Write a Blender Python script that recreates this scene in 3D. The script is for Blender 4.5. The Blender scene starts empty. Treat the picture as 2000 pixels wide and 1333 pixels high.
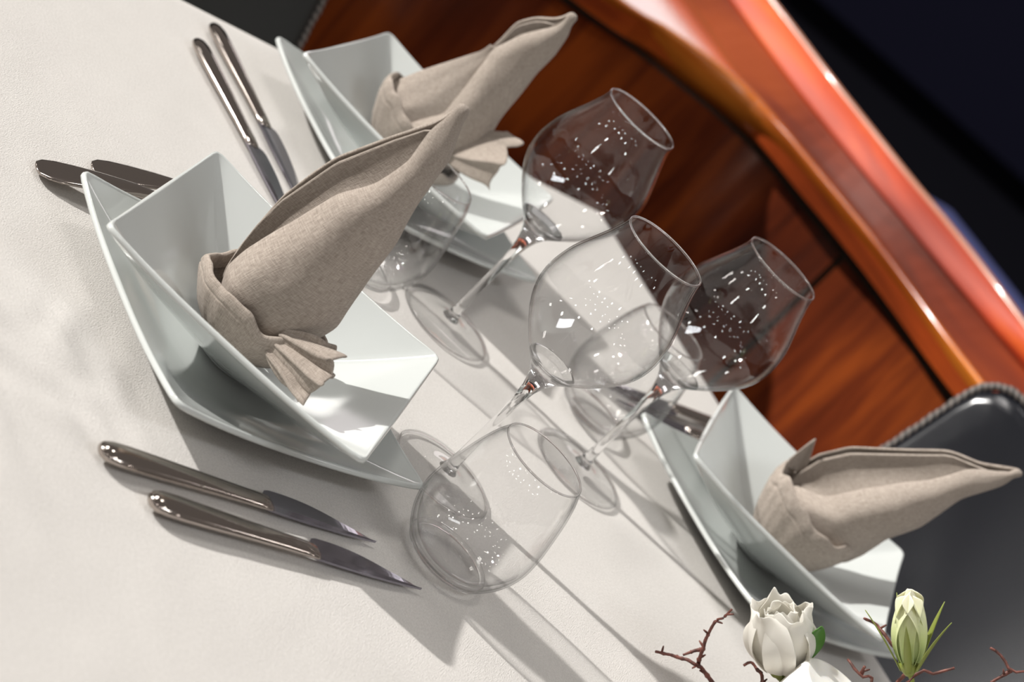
import bpy, bmesh, math, random
from mathutils import Vector, Matrix, noise
import numpy as np
random.seed(7)
PI = math.pi
R = math.radians
TZ = 0.75                       # height of the tabletop above the floor
sc = bpy.context.scene
C = sc.collection

# ------------------------------------------------------------------ camera
cam_d = bpy.data.cameras.new('camera')
cam = bpy.data.objects.new('camera', cam_d)
C.objects.link(cam)
pitch, roll = 0.349622, 0.776978
F = Vector((0, math.cos(pitch), -math.sin(pitch)))
U = Vector((0, math.sin(pitch), math.cos(pitch)))
Rt = Vector((1, 0, 0))
Xc = math.cos(roll) * Rt + math.sin(roll) * U
Yc = -math.sin(roll) * Rt + math.cos(roll) * U
M = Matrix((Xc, Yc, -F)).transposed().to_4x4()
M.translation = Vector((0, 0, TZ + 0.634))
cam.matrix_world = M
cam_d.sensor_width = 36
cam_d.lens = 36 * 4387.05 / 2000
cam_d.clip_start = 0.01
cam_d.dof.use_dof = True
cam_d.dof.focus_distance = 1.49
cam_d.dof.aperture_fstop = 6.8
sc.camera = cam

# ------------------------------------------------------------------ light
sc.view_settings.view_transform = 'Standard'
sc.view_settings.look = 'None'
sc.view_settings.gamma = 1
sc.view_settings.exposure = 0.02
world = bpy.data.worlds.new('world')
sc.world = world
world.use_nodes = True
wb = world.node_tree.nodes['Background']
wb.inputs[0].default_value = (0.30, 0.27, 0.25, 1)
wb.inputs[1].default_value = 0.55
sc.cycles.transparent_max_bounces = 48


def light(name, typ, loc, energy, color=(1, 1, 1), look=None, **kw):
    d = bpy.data.lights.new(name, typ)
    d.energy = energy
    d.color = color
    for k, v in kw.items():
        setattr(d, k, v)
    o = bpy.data.objects.new(name, d)
    C.objects.link(o)
    o.location = loc
    if look is not None:
        o.rotation_euler = Vector(look).to_track_quat('-Z', 'Y').to_euler()
    return o


el, az = R(27), R(6)
light('sun', 'SUN', (-3, 0, 3), 5.0, (1.0, 0.97, 0.93),
      (math.cos(el) * math.cos(az), math.cos(el) * math.sin(az), -math.sin(el)), angle=R(1.3))
# two unseen area lights added for fill and bright highlights
light('fill_panel', 'AREA', (-1.2, 2.2, 3.0), 16, (1, 0.97, 0.93), (0.35, -0.1, -1), shape='RECTANGLE', size=1.2, size_y=0.25)
light('fill_panel', 'AREA', (1.5, 0.6, 3.0), 14, (0.95, 0.97, 1.0), (-0.3, 0.3, -1), shape='RECTANGLE', size=1.2, size_y=0.25)
# rows of small unseen lights added to make sparkles in the glasses
for i in range(8):
    for j in range(6):
        if (i * 7 + j * 3) % 5 == 0:
            continue
        light('sparkle_light', 'POINT', (-7.6 + i * 1.75 + 0.3 * (j % 2), -7.0 + j * 1.9 + 0.25 * (i % 3), 3.7), 10.0, (1, 0.97, 0.93), shadow_soft_size=0.085)
# unseen area light added so the counter's ledge reflects something bright
light('reflection_panel', 'AREA', (-1.6, 8.6, 1.98), 12, (1.0, 0.93, 0.94), (0.05, -1, -0.12), shape='RECTANGLE', size=3.4, size_y=0.7)

# ------------------------------------------------------------------ materials
MAT = {}


def nodes_of(name):
    m = bpy.data.materials.new(name)
    m.use_nodes = True
    nt = m.node_tree
    return m, nt, nt.nodes['Principled BSDF']


def N(nt, typ, **kw):
    n = nt.nodes.new(typ)
    for k, v in kw.items():
        if k.startswith('_'):
            setattr(n, k[1:], v)
        else:
            n.inputs[k.replace('__', ' ')].default_value = v
    return n


def ramp(nt, cols):
    n = nt.nodes.new('ShaderNodeValToRGB')
    e = n.color_ramp.elements
    e[0].position, e[0].color = cols[0][0], (*cols[0][1], 1)
    e[1].position, e[1].color = cols[-1][0], (*cols[-1][1], 1)
    for p, c in cols[1:-1]:
        x = e.new(p)
        x.color = (*c, 1)
    return n


def plain(name, col, rough=0.5, metal=0.0, coat=0.0, sss=0.0, spec=0.5):
    m, nt, b = nodes_of(name)
    b.inputs['Base Color'].default_value = (*col, 1)
    b.inputs['Roughness'].default_value = rough
    b.inputs['Metallic'].default_value = metal
    b.inputs['Coat Weight'].default_value = coat
    b.inputs['Specular IOR Level'].default_value = spec
    b.inputs['Coat Roughness'].default_value = 0.08
    b.inputs['Specular IOR Level'].default_value = spec
    if sss:
        b.inputs['Subsurface Weight'].default_value = sss
        b.inputs['Subsurface Radius'].default_value = (0.01, 0.009, 0.007)
        b.inputs['Subsurface Scale'].default_value = 0.4
    MAT[name] = m
    return m


def linen(name, c0, c1, coord, fine, bump, stretch):
    """woven cloth: threads of two directions, each a strongly stretched noise"""
    m, nt, b = nodes_of(name)
    tc = N(nt, 'ShaderNodeTexCoord')
    hs = []
    for sx, sy in ((fine, fine * stretch), (fine * stretch, fine)):
        mp = N(nt, 'ShaderNodeMapping')
        mp.inputs['Scale'].default_value = (sx, sy, 1)
        if coord == 'Object':
            mp.inputs['Rotation'].default_value = (0, 0, R(12))
        nt.links.new(tc.outputs[coord], mp.inputs['Vector'])
        no = N(nt, 'ShaderNodeTexNoise', Scale=1.0, Detail=2.0, Roughness=0.55)
        no.noise_dimensions = '2D'
        nt.links.new(mp.outputs[0], no.inputs['Vector'])
        hs.append(no)
    big = N(nt, 'ShaderNodeTexNoise', Scale=25.0, Detail=4.0)
    nt.links.new(tc.outputs[coord], big.inputs['Vector'])
    ad = N(nt, 'ShaderNodeMath', _operation='ADD')
    nt.links.new(hs[0].outputs['Fac'], ad.inputs[0])
    nt.links.new(hs[1].outputs['Fac'], ad.inputs[1])
    m3 = N(nt, 'ShaderNodeMath', _operation='MULTIPLY_ADD')
    m3.inputs[1].default_value = 0.30
    nt.links.new(big.outputs['Fac'], m3.inputs[0])
    nt.links.new(ad.outputs[0], m3.inputs[2])
    mr = N(nt, 'ShaderNodeMapRange')
    mr.inputs['From Min'].default_value = 0.8
    mr.inputs['From Max'].default_value = 1.5
    nt.links.new(m3.outputs[0], mr.inputs['Value'])
    cr = ramp(nt, [(0.0, c0), (1.0, c1)])
    nt.links.new(mr.outputs[0], cr.inputs['Fac'])
    nt.links.new(cr.outputs['Color'], b.inputs['Base Color'])
    bp = N(nt, 'ShaderNodeBump', Strength=bump, Distance=0.0004)
    nt.links.new(ad.outputs[0], bp.inputs['Height'])
    nt.links.new(bp.outputs[0], b.inputs['Normal'])
    b.inputs['Roughness'].default_value = 0.9
    b.inputs['Specular IOR Level'].default_value = 0.12
    b.inputs['Sheen Weight'].default_value = 0.08
    MAT[name] = m
    return m


linen('tablecloth', (0.53, 0.508, 0.482), (0.64, 0.615, 0.586), 'Object', 1300, 0.8, 0.3)
linen('napkin', (0.255, 0.215, 0.182), (0.46, 0.398, 0.345), 'UV', 1700, 0.6, 0.09)
plain('porcelain', (0.565, 0.59, 0.575), 0.09, coat=0.5)
plain('chrome', (0.46, 0.41, 0.375), 0.10, metal=1.0)
plain('blade', (0.36, 0.345, 0.40), 0.12, metal=1.0)  # violet tint: a bluish reflection put into the metal's colour
plain('leather_black', (0.006, 0.0068, 0.010), 0.22, spec=0.5)
plain('leather_charcoal', (0.016, 0.017, 0.016), 0.6, spec=0.3)
plain('leg_metal', (0.05, 0.05, 0.05), 0.3, metal=1.0)
plain('wax', (0.86, 0.85, 0.81), 0.4, sss=0.4)
plain('wick', (0.05, 0.04, 0.03), 0.9)
def petal_mat(name, col):
    m, nt, b = nodes_of(name)
    b.inputs['Base Color'].default_value = (*col, 1)
    b.inputs['Roughness'].default_value = 0.55
    tl = N(nt, 'ShaderNodeBsdfTranslucent')
    tl.inputs['Color'].default_value = (*col, 1)
    mx = N(nt, 'ShaderNodeMixShader')
    mx.inputs[0].default_value = 0.35
    nt.links.new(b.outputs[0], mx.inputs[1])
    nt.links.new(tl.outputs[0], mx.inputs[2])
    nt.links.new(mx.outputs[0], nt.nodes['Material Output'].inputs['Surface'])
    MAT[name] = m


petal_mat('petal_white', (0.92, 0.90, 0.84))
plain('sepal', (0.23, 0.27, 0.05), 0.5)
plain('leaf', (0.07, 0.19, 0.03), 0.4)
plain('blue_cloth', (0.035, 0.045, 0.16), 0.6)
plain('carpet', (0.005, 0.005, 0.007), 0.95, spec=0.0)
plain('navy', (0.030, 0.031, 0.066), 0.9, spec=0.05)
plain('table_wood', (0.10, 0.05, 0.025), 0.4)
plain('white_metal', (0.8, 0.8, 0.82), 0.3)


def stitched(name, c0, c1, scale):
    m, nt, b = nodes_of(name)
    tc = N(nt, 'ShaderNodeTexCoord')
    w = N(nt, 'ShaderNodeTexWave', Scale=scale, Distortion=0.6)
    w.bands_direction = 'DIAGONAL'
    nt.links.new(tc.outputs['Object'], w.inputs['Vector'])
    cr = ramp(nt, [(0.3, c0), (0.75, c1)])
    nt.links.new(w.outputs['Fac'], cr.inputs['Fac'])
    nt.links.new(cr.outputs['Color'], b.inputs['Base Color'])
    b.inputs['Roughness'].default_value = 0.6
    MAT[name] = m


stitched('stitching', (0.02, 0.018, 0.017), (0.17, 0.145, 0.13), 60)


def bud_mat():
    m, nt, b = nodes_of('petal_green')
    tc = N(nt, 'ShaderNodeTexCoord')
    sx = N(nt, 'ShaderNodeSeparateXYZ')
    nt.links.new(tc.outputs['Object'], sx.inputs[0])
    mr = N(nt, 'ShaderNodeMapRange')
    mr.inputs['From Min'].default_value = 0.0
    mr.inputs['From Max'].default_value = 0.05
    nt.links.new(sx.outputs['Z'], mr.inputs['Value'])
    cr = ramp(nt, [(0.0, (0.42, 0.55, 0.20)), (0.5, (0.66, 0.74, 0.36)), (1.0, (0.82, 0.80, 0.58))])
    nt.links.new(mr.outputs[0], cr.inputs['Fac'])
    nt.links.new(cr.outputs['Color'], b.inputs['Base Color'])
    b.inputs['Roughness'].default_value = 0.5
    b.inputs['Subsurface Weight'].default_value = 0.2
    b.inputs['Subsurface Radius'].default_value = (0.01, 0.01, 0.005)
    b.inputs['Subsurface Scale'].default_value = 0.3
    MAT['petal_green'] = m


bud_mat()


def twig_mat():
    m, nt, b = nodes_of('twig')
    tc = N(nt, 'ShaderNodeTexCoord')
    no = N(nt, 'ShaderNodeTexNoise', Scale=220.0, Detail=3.0)
    nt.links.new(tc.outputs['Object'], no.inputs['Vector'])
    cr = ramp(nt, [(0.35, (0.06, 0.018, 0.012)), (0.7, (0.22, 0.075, 0.055))])
    nt.links.new(no.outputs['Fac'], cr.inputs['Fac'])
    nt.links.new(cr.outputs['Color'], b.inputs['Base Color'])
    b.inputs['Roughness'].default_value = 0.55
    MAT['twig'] = m


twig_mat()


def wood(name, c0, c1, c2, grain=(18, 18, 1.6), rough=0.22, coat=0.5, spec=0.5):
    m, nt, b = nodes_of(name)
    tc = N(nt, 'ShaderNodeTexCoord')
    mp = N(nt, 'ShaderNodeMapping')
    mp.inputs['Scale'].default_value = grain
    nt.links.new(tc.outputs['Object'], mp.inputs['Vector'])
    n1 = N(nt, 'ShaderNodeTexNoise', Scale=1.0, Detail=5.0, Roughness=0.6, Distortion=0.6)
    nt.links.new(mp.outputs[0], n1.inputs['Vector'])
    n2 = N(nt, 'ShaderNodeTexNoise', Scale=2.6, Detail=2.0)
    nt.links.new(tc.outputs['Object'], n2.inputs['Vector'])
    ad = N(nt, 'ShaderNodeMath', _operation='MULTIPLY_ADD')
    ad.inputs[1].default_value = 0.55
    nt.links.new(n2.outputs['Fac'], ad.inputs[0])
    half = N(nt, 'ShaderNodeMath', _operation='MULTIPLY')
    half.inputs[1].default_value = 0.5
    nt.links.new(n1.outputs['Fac'], half.inputs[0])
    nt.links.new(half.outputs[0], ad.inputs[2])
    cr = ramp(nt, [(0.40, c0), (0.52, c1), (0.64, c2)])
    nt.links.new(ad.outputs[0], cr.inputs['Fac'])
    nt.links.new(cr.outputs['Color'], b.inputs['Base Color'])
    b.inputs['Roughness'].default_value = rough
    b.inputs['Coat Weight'].default_value = coat
    b.inputs['Coat Roughness'].default_value = 0.12
    MAT[name] = m


wood('mahogany', (0.030, 0.006, 0.003), (0.11, 0.020, 0.006), (0.27, 0.055, 0.009))
wood('mahogany_rail', (0.24, 0.045, 0.007), (0.48, 0.12, 0.014), (0.70, 0.22, 0.026), (3, 3, 30))
wood('mahogany_red', (0.26, 0.020, 0.003), (0.46, 0.045, 0.005), (0.72, 0.125, 0.009), (3, 3, 30), 0.6, 0.0, 0.015)
wood('mahogany_dark', (0.06, 0.010, 0.004), (0.15, 0.022, 0.006), (0.26, 0.045, 0.008), (3, 3, 30), 0.5, 0.0, 0.02)
wood('mahogany_ledge', (0.12, 0.02, 0.005), (0.25, 0.04, 0.008), (0.35, 0.07, 0.01), (3, 3, 30), 0.15, 0.8)


def thin_glass(name, tint=0.45, dark=7.0):
    """clear blown glass: transmission with Schlick reflection, darkened edge-on in imitation of refracted dark surroundings"""
    m = bpy.data.materials.new(name)
    m.use_nodes = True
    nt = m.node_tree
    nt.nodes.clear()
    out = N(nt, 'ShaderNodeOutputMaterial')
    lw = N(nt, 'ShaderNodeLayerWeight', Blend=0.5)
    p5 = N(nt, 'ShaderNodeMath', _operation='POWER')
    p5.inputs[1].default_value = 5.0
    nt.links.new(lw.outputs['Facing'], p5.inputs[0])
    fr = N(nt, 'ShaderNodeMath', _operation='MULTIPLY_ADD')
    fr.inputs[1].default_value = 0.90
    fr.inputs[2].default_value = 0.042
    nt.links.new(p5.outputs[0], fr.inputs[0])
    pd = N(nt, 'ShaderNodeMath', _operation='POWER')
    pd.inputs[1].default_value = dark
    nt.links.new(lw.outputs['Facing'], pd.inputs[0])
    mc = N(nt, 'ShaderNodeMix', _data_type='RGBA')
    mc.inputs[6].default_value = (0.997, 0.997, 0.997, 1)
    mc.inputs[7].default_value = (tint * 0.97, tint * 0.985, tint, 1)  # dark tint stands in for dark surroundings refracted at the edges
    nt.links.new(pd.outputs[0], mc.inputs[0])
    tr = N(nt, 'ShaderNodeBsdfTransparent')
    nt.links.new(mc.outputs[2], tr.inputs['Color'])
    gl = N(nt, 'ShaderNodeBsdfGlossy', Roughness=0.0)
    mx = N(nt, 'ShaderNodeMixShader')
    nt.links.new(fr.outputs[0], mx.inputs[0])
    nt.links.new(tr.outputs[0], mx.inputs[1])
    nt.links.new(gl.outputs[0], mx.inputs[2])
    nt.links.new(mx.outputs[0], out.inputs['Surface'])
    MAT[name] = m


thin_glass('glass_wall')


def solid_glass(name):
    m = bpy.data.materials.new(name)
    m.use_nodes = True
    nt = m.node_tree
    nt.nodes.clear()
    out = N(nt, 'ShaderNodeOutputMaterial')
    g = N(nt, 'ShaderNodeBsdfGlass', IOR=1.5, Roughness=0.0)
    nt.links.new(g.outputs[0], out.inputs['Surface'])
    MAT[name] = m


solid_glass('glass_solid')
plain('mahogany_highlight', (0.42, 0.17, 0.10), 0.3, coat=0.6)  # pinkish highlight of the capping's edge put into the colour


# ------------------------------------------------------------------ helpers
def link(name, me, mat=None, parent=None, smooth=True):
    o = bpy.data.objects.new(name, me)
    C.objects.link(o)
    if mat:
        me.materials.clear()
        me.materials.append(MAT[mat])
    if smooth:
        me.polygons.foreach_set('use_smooth', [True] * len(me.polygons))
    if parent:
        o.parent = parent
    return o


def tag(o, label=None, cat=None, group=None, kind=None):
    for k, v in (('label', label), ('category', cat), ('group', group), ('kind', kind)):
        if v:
            o[k] = v
    return o


def thing(name, loc, rotz=0.0, label=None, cat=None, group=None, kind=None):
    o = bpy.data.objects.new(name, None)
    C.objects.link(o)
    o.empty_display_size = 0.05
    o.location = loc
    o.rotation_euler = (0, 0, rotz)
    return tag(o, label, cat, group, kind)


def from_rings(name, rings, closed=True, cap0=False, cap1=False):
    """skin a list of equally long point rings"""
    n = len(rings[0])
    v = [tuple(p) for r in rings for p in r]
    f = []
    for i in range(len(rings) - 1):
        for j in range(n if closed else n - 1):
            k = (j + 1) % n
            f.append((i * n + j, i * n + k, (i + 1) * n + k, (i + 1) * n + j))
    if cap0:
        f.append(tuple(range(n - 1, -1, -1)))
    if cap1:
        f.append(tuple((len(rings) - 1) * n + j for j in range(n)))
    me = bpy.data.meshes.new(name)
    me.from_pydata(v, [], f)
    me.update()
    # cloth coordinates in metres along and across the rings
    du = max(sum((Vector(r[j + 1]) - Vector(r[j])).length for j in range(n - 1)) for r in rings) / max(n - 1, 1)
    vv = [0.0]
    for a, b in zip(rings[:-1], rings[1:]):
        vv.append(vv[-1] + max((Vector(a[j]) - Vector(b[j])).length for j in range(0, n, max(1, n // 8))))
    uv = me.uv_layers.new(name='uv')
    k = 0
    for i in range(len(rings) - 1):
        for j in range(n if closed else n - 1):
            for q, (a, b) in enumerate(((j, i), (j + 1, i), (j + 1, i + 1), (j, i + 1))):
                uv.data[k + q].uv = (a * du, vv[b])
            k += 4
    return me


def lathe(name, prof, n=64):
    """profile of (r, z); r == 0 makes a pole"""
    v, f, idx = [], [], []
    for r, z in prof:
        if r < 1e-7:
            idx.append([len(v)])
            v.append((0, 0, z))
        else:
            idx.append(list(range(len(v), len(v) + n)))
            v += [(r * math.cos(2 * PI * k / n), r * math.sin(2 * PI * k / n), z) for k in range(n)]
    for a, b in zip(idx[:-1], idx[1:]):
        for k in range(n):
            l = (k + 1) % n
            if len(a) == 1 and len(b) == 1:
                continue
            if len(a) == 1:
                f.append((a[0], b[l], b[k]))
            elif len(b) == 1:
                f.append((a[k], a[l], b[0]))
            else:
                f.append((a[k], a[l], b[l], b[k]))
    me = bpy.data.meshes.new(name)
    me.from_pydata(v, [], f)
    me.update()
    bm = bmesh.new()
    bm.from_mesh(me)
    bmesh.ops.recalc_face_normals(bm, faces=bm.faces)
    bm.to_mesh(me)
    bm.free()
    return me


def tube(name, pts, rad, n=10, cap=True):
    """round tube along points; rad is one number or one for each point"""
    pts = [Vector(p) for p in pts]
    if not hasattr(rad, '__len__'):
        rad = [rad] * len(pts)
    rings = []
    up = Vector((0, 0, 1))
    for i, p in enumerate(pts):
        t = (pts[min(i + 1, len(pts) - 1)] - pts[max(i - 1, 0)]).normalized()
        a = t.cross(up)
        if a.length < 1e-3:
            a = t.cross(Vector((0, 1, 0)))
        a.normalize()
        b = t.cross(a).normalized()
        rings.append([p + rad[i] * (math.cos(2 * PI * k / n) * a + math.sin(2 * PI * k / n) * b) for k in range(n)])
    return from_rings(name, rings, True, cap, cap)


def box_mesh(name, x0, x1, y0, y1, z0, z1, bevel=0.0, seg=2):
    bm = bmesh.new()
    bmesh.ops.create_cube(bm, size=1)
    for v in bm.verts:
        v.co = Vector(((x0 + x1) / 2 + v.co.x * (x1 - x0), (y0 + y1) / 2 + v.co.y * (y1 - y0), (z0 + z1) / 2 + v.co.z * (z1 - z0)))
    if bevel:
        bmesh.ops.bevel(bm, geom=bm.edges[:], offset=bevel, segments=seg, profile=0.5, affect='EDGES')
    me = bpy.data.meshes.new(name)
    bm.to_mesh(me)
    bm.free()
    return me


def sub(o, levels=1):
    m = o.modifiers.new('sub', 'SUBSURF')
    m.levels = levels
    m.render_levels = levels
    return o


def solid(o, th, offset=0.0):
    m = o.modifiers.new('solid', 'SOLIDIFY')
    m.thickness = th
    m.offset = offset
    return o


def catmull(pts, n):
    """resample a polyline of vectors smoothly to n points"""
    P = [Vector(p) for p in pts]
    d = [0.0]
    for a, b in zip(P[:-1], P[1:]):
        d.append(d[-1] + (b - a).length)
    out = []
    for k in range(n):
        s = d[-1] * k / (n - 1)
        i = max(j for j in range(len(P) - 1) if d[j] <= s + 1e-12)
        t = (s - d[i]) / max(d[i + 1] - d[i], 1e-9)
        p0, p1, p2, p3 = P[max(i - 1, 0)], P[i], P[i + 1], P[min(i + 2, len(P) - 1)]
        out.append(0.5 * ((2 * p1) + (p2 - p0) * t + (2 * p0 - 5 * p1 + 4 * p2 - p3) * t * t + (3 * p1 - p0 - 3 * p2 + p3) * t ** 3))
    return out


def smoothstep(a, b, x):
    t = min(1, max(0, (x - a) / (b - a)))
    return t * t * (3 - 2 * t)


# ------------------------------------------------------------------ the setting
fl = link('floor', box_mesh('floor', -6, 7, -3, 16, -0.1, 0.0), 'carpet', smooth=False)
tag(fl, 'dark carpeted floor of the room', 'floor', kind='structure')
wl = link('wall_back', box_mesh('wall_back', -8, 8, -0.1, 0.1, 0, 1.35), 'navy', smooth=False)
wl.location = (0.5, 9.6, 0)
wl.rotation_euler = (0, 0, R(20))
tag(wl, 'dark navy wall far behind the wooden counter', 'wall', kind='structure')

# curved wooden counter behind the table (heights are relative to the tabletop)
H0 = 0.634


def plan(pts, y, z):
    """(x, z) measured at distance y turned into plan points at constant height z"""
    out = []
    for x, zz in pts:
        k = (H0 - z) / (H0 - zz)
        out.append((x * k, y * k))
    return out


L1 = plan([[-0.2416, 0.011], [-0.1592, 0.0261], [-0.0727, 0.0366], [-0.013, 0.0428], [0.0378, 0.0446], [0.0841, 0.042], [0.1283, 0.0371], [0.1726, 0.0323], [0.2213, 0.0273], [0.2724, 0.0202], [0.3258, 0.0107], [0.4129, -0.0059]], 2.70, 0.03)
L2 = plan([[-0.2337, 0.0602], [-0.1963, 0.0665], [-0.1326, 0.0814], [-0.0582, 0.094], [0.0028, 0.0979], [0.0616, 0.0935], [0.1227, 0.0868], [0.1685, 0.0823], [0.2429, 0.0738], [0.3197, 0.0621], [0.3725, 0.0528], [0.4541, 0.041]], 2.68, 0.085)
L3 = plan([[-0.1677, 0.111], [-0.1386, 0.1085], [-0.0982, 0.1037], [-0.0533, 0.0927], [0.0064, 0.0845], [0.0651, 0.0807], [0.1453, 0.0744], [0.2154, 0.0669], [0.2961, 0.0537], [0.3782, 0.0392], [0.4776, 0.0257]], 2.78, 0.075)
L4 = plan([[-0.1363, 0.1432], [-0.1049, 0.1385], [-0.0463, 0.1289], [0.0282, 0.117], [0.1052, 0.1072], [0.1823, 0.0975], [0.2619, 0.09], [0.3325, 0.0825], [0.4078, 0.075], [0.5199, 0.0626]], 2.80, 0.10)
L5 = plan([[-0.1078, 0.1701], [-0.0714, 0.1653], [-0.0191, 0.158], [0.0608, 0.146], [0.1385, 0.1362], [0.2165, 0.1264], [0.2923, 0.1189], [0.3706, 0.109], [0.4469, 0.0968], [0.5513, 0.0798]], 2.84, 0.13)
# the runs go on past both ends of what the photograph shows
L1 = [(-0.95, 2.30), (-0.62, 2.42), (-0.40, 2.53)] + L1 + [(0.60, 2.40), (0.85, 2.15)]
L2 = [(-0.95, 2.27), (-0.62, 2.39), (-0.38, 2.50)] + L2[1:] + [(0.64, 2.33), (0.88, 2.08)]
L3 = [(-1.0, 3.6), (-0.6, 3.33), (-0.36, 3.13)] + L3 + [(0.68, 2.38), (0.92, 2.13)]
L4 = [(-1.0, 3.68), (-0.6, 3.39), (-0.34, 3.19)] + L4 + [(0.72, 2.42), (0.95, 2.18)]
L5 = [(-1.0, 3.74), (-0.6, 3.44), (-0.32, 3.23)] + L5 + [(0.76, 2.42), (1.0, 2.20)]


def run(L, z, n=90):
    return [Vector((p.x, p.y, z + TZ)) for p in catmull([(x, y, 0) for x, y in L], n)]


counter = thing('wall_far', (0, 0, 0), 0, 'glossy red-brown wooden counter wall with curved rail behind the table', 'counter', kind='structure')
base = run(L1, 0.03, 700)
joints = [-0.97, -0.56, 0.215, 0.62, 0.9]
for a, b in zip(joints[:-1], joints[1:]):
    seg = [p for p in base if a + 0.0025 <= p.x <= b - 0.0025]
    rings = []
    for p in seg:
        q = p + Vector((0, 0.025, 0))
        rings.append([Vector((p.x, p.y, 0.0)), Vector((p.x, p.y, p.z)), Vector((q.x, q.y, p.z)), Vector((q.x, q.y, 0.0))])
    bd = link('board', from_rings('board', rings, True, True, True), 'mahogany', counter, smooth=False)
# dark recessed backing seen in the joints and along the top of the boards
bk = [[Vector((p.x, p.y + 0.012, 0.0)), Vector((p.x, p.y + 0.012, p.z + 0.02)), Vector((p.x, p.y + 0.03, p.z + 0.02)), Vector((p.x, p.y + 0.03, 0.0))] for p in base]
link('backing', from_rings('backing', bk, True, True, True), 'wick', counter, smooth=False)
r1, r2, r3, r4, r5 = run(L1, 0.037), run(L2, 0.085), run(L3, 0.075), run(L4, 0.10), run(L5, 0.13)
rail = []
for a, b in zip(r1, r2):
    up = Vector((0, 0, 1))
    a2 = a + Vector((0, 0.004, 0))
    mid = a2.lerp(b, 0.5) + Vector((0, -0.012, 0.004))
    rail.append([a2, a2.lerp(mid, 0.6) + Vector((0, -0.004, 0)), mid, mid.lerp(b, 0.6) + Vector((0, -0.004, 0.002)), b, b + Vector((0, 0.012, 0.001)), b + Vector((0, 0.02, -0.02)), a2 + Vector((0, 0.03, 0))])
link('rail', from_rings('rail', rail, True, True, True), 'mahogany_rail', counter)
led = []
for b, c in zip(r2, r3):
    b2 = b + Vector((0, 0.010, -0.006))
    led.append([b2, b2.lerp(c, 0.5), c, c + Vector((0, 0, -0.03)), b2 + Vector((0, 0, -0.03))])
link('ledge', from_rings('ledge', led, True, True, True), 'mahogany_ledge', counter, smooth=False)
low = [[c + Vector((0, 0, -0.002)), d, d + Vector((0, 0.03, 0)), c + Vector((0, 0.06, -0.02))] for c, d in zip(r3, r4)]
link('coaming', from_rings('coaming', low, True, True, True), 'mahogany_dark', counter, smooth=False)
hi = []
for d, e in zip(r4, r5):
    hi.append([d + Vector((0, 0.002, 0)), d + Vector((0, -0.003, 0.006)), e + Vector((0, -0.003, -0.006)), e, e + Vector((0.004, 0.012, 0.002)), e + Vector((0.008, 0.02, -0.006)), d + Vector((0.02, 0.06, -0.02))])
link('capping', from_rings('capping', hi, True, True, True), 'mahogany_red', counter)
link('edge_highlight', tube('edge_highlight', [e + Vector((0.003, 0.006, 0.001)) for e in r5], 0.0052, 10), 'mahogany_highlight', counter)  # pale strip standing in for the highlight along the capping
bkw = [[e + Vector((0.008, 0.012, -0.005)), e + Vector((0.02, 0.03, -0.01)), Vector((e.x + 0.02, e.y + 0.03, 0)), Vector((e.x, e.y + 0.005, 0))] for e in r5]
link('back_panel', from_rings('back_panel', bkw, True, True, True), 'wick', counter, smooth=False)

# blue bench behind the counter
bench = thing('bench', (0.66, 3.55, 0), R(-38), 'blue upholstered bench standing behind the wooden counter', 'bench')
link('seat_cushion', box_mesh('seat_cushion', -0.5, 0.5, -0.2, 0.2, 0.40, 0.69, 0.03, 4), 'blue_cloth', bench)
link('base', box_mesh('base', -0.47, 0.47, -0.17, 0.17, 0.0, 0.42, 0.01), 'leg_metal', bench)

# ------------------------------------------------------------------ table and cloth
e1 = Vector((math.cos(R(49)), math.sin(R(49)), 0))      # across the table
e2 = Vector((math.cos(R(-41)), math.sin(R(-41)), 0))    # along the table
A0, A1, B0, B1 = 0.55, 1.648, -1.470, 0.62


def tp(a, b, z):
    p = e1 * a + e2 * b
    return Vector((p.x, p.y, z))


tcen = tp((A0 + A1) / 2, (B0 + B1) / 2, 0)
table = thing('dining_table', (tcen.x, tcen.y, 0), R(-41), 'long wooden dining table hidden under the beige cloth', 'table')
hw, hl = (A1 - A0) / 2 - 0.012, (B1 - B0) / 2 - 0.012
link('tabletop', box_mesh('tabletop', -hl, hl, -hw, hw, TZ - 0.035, TZ - 0.0045, 0.004), 'table_wood', table, smooth=False)
for sx in (-1, 1):
    for sy in (-1, 1):
        x, y = sx * (hl - 0.1), sy * (hw - 0.1)
        link('leg', box_mesh('leg', x - 0.035, x + 0.035, y - 0.035, y + 0.035, 0, TZ - 0.036, 0.004), 'table_wood', table, smooth=False)


def cloth_z(x, y):
    z = 0.0
    for cx, cy, rx, h, ph in ((-0.185, 1.20, 0.05, 0.0030, 0.2), (-0.150, 1.13, 0.05, 0.0022, 1.4), (-0.24, 1.13, 0.06, 0.0026, 2.2), (-0.20, 1.04, 0.07, 0.0028, 0.9)):
        d2 = ((x - cx) ** 2 + (y - cy) ** 2) / (rx * rx)
        z += 1.15 * h * math.exp(-d2 * 1.5) * (0.5 + 0.5 * math.sin(165 * (x * math.cos(ph) + y * math.sin(ph)) + 3 * noise.noise(Vector((x * 30, y * 30, ph)))))
    z += 0.0007 * noise.noise(Vector((x * 16, y * 16, 1.3))) + 0.0004 * noise.noise(Vector((x * 45, y * 45, 5.0)))
    return z - 0.0008


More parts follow.
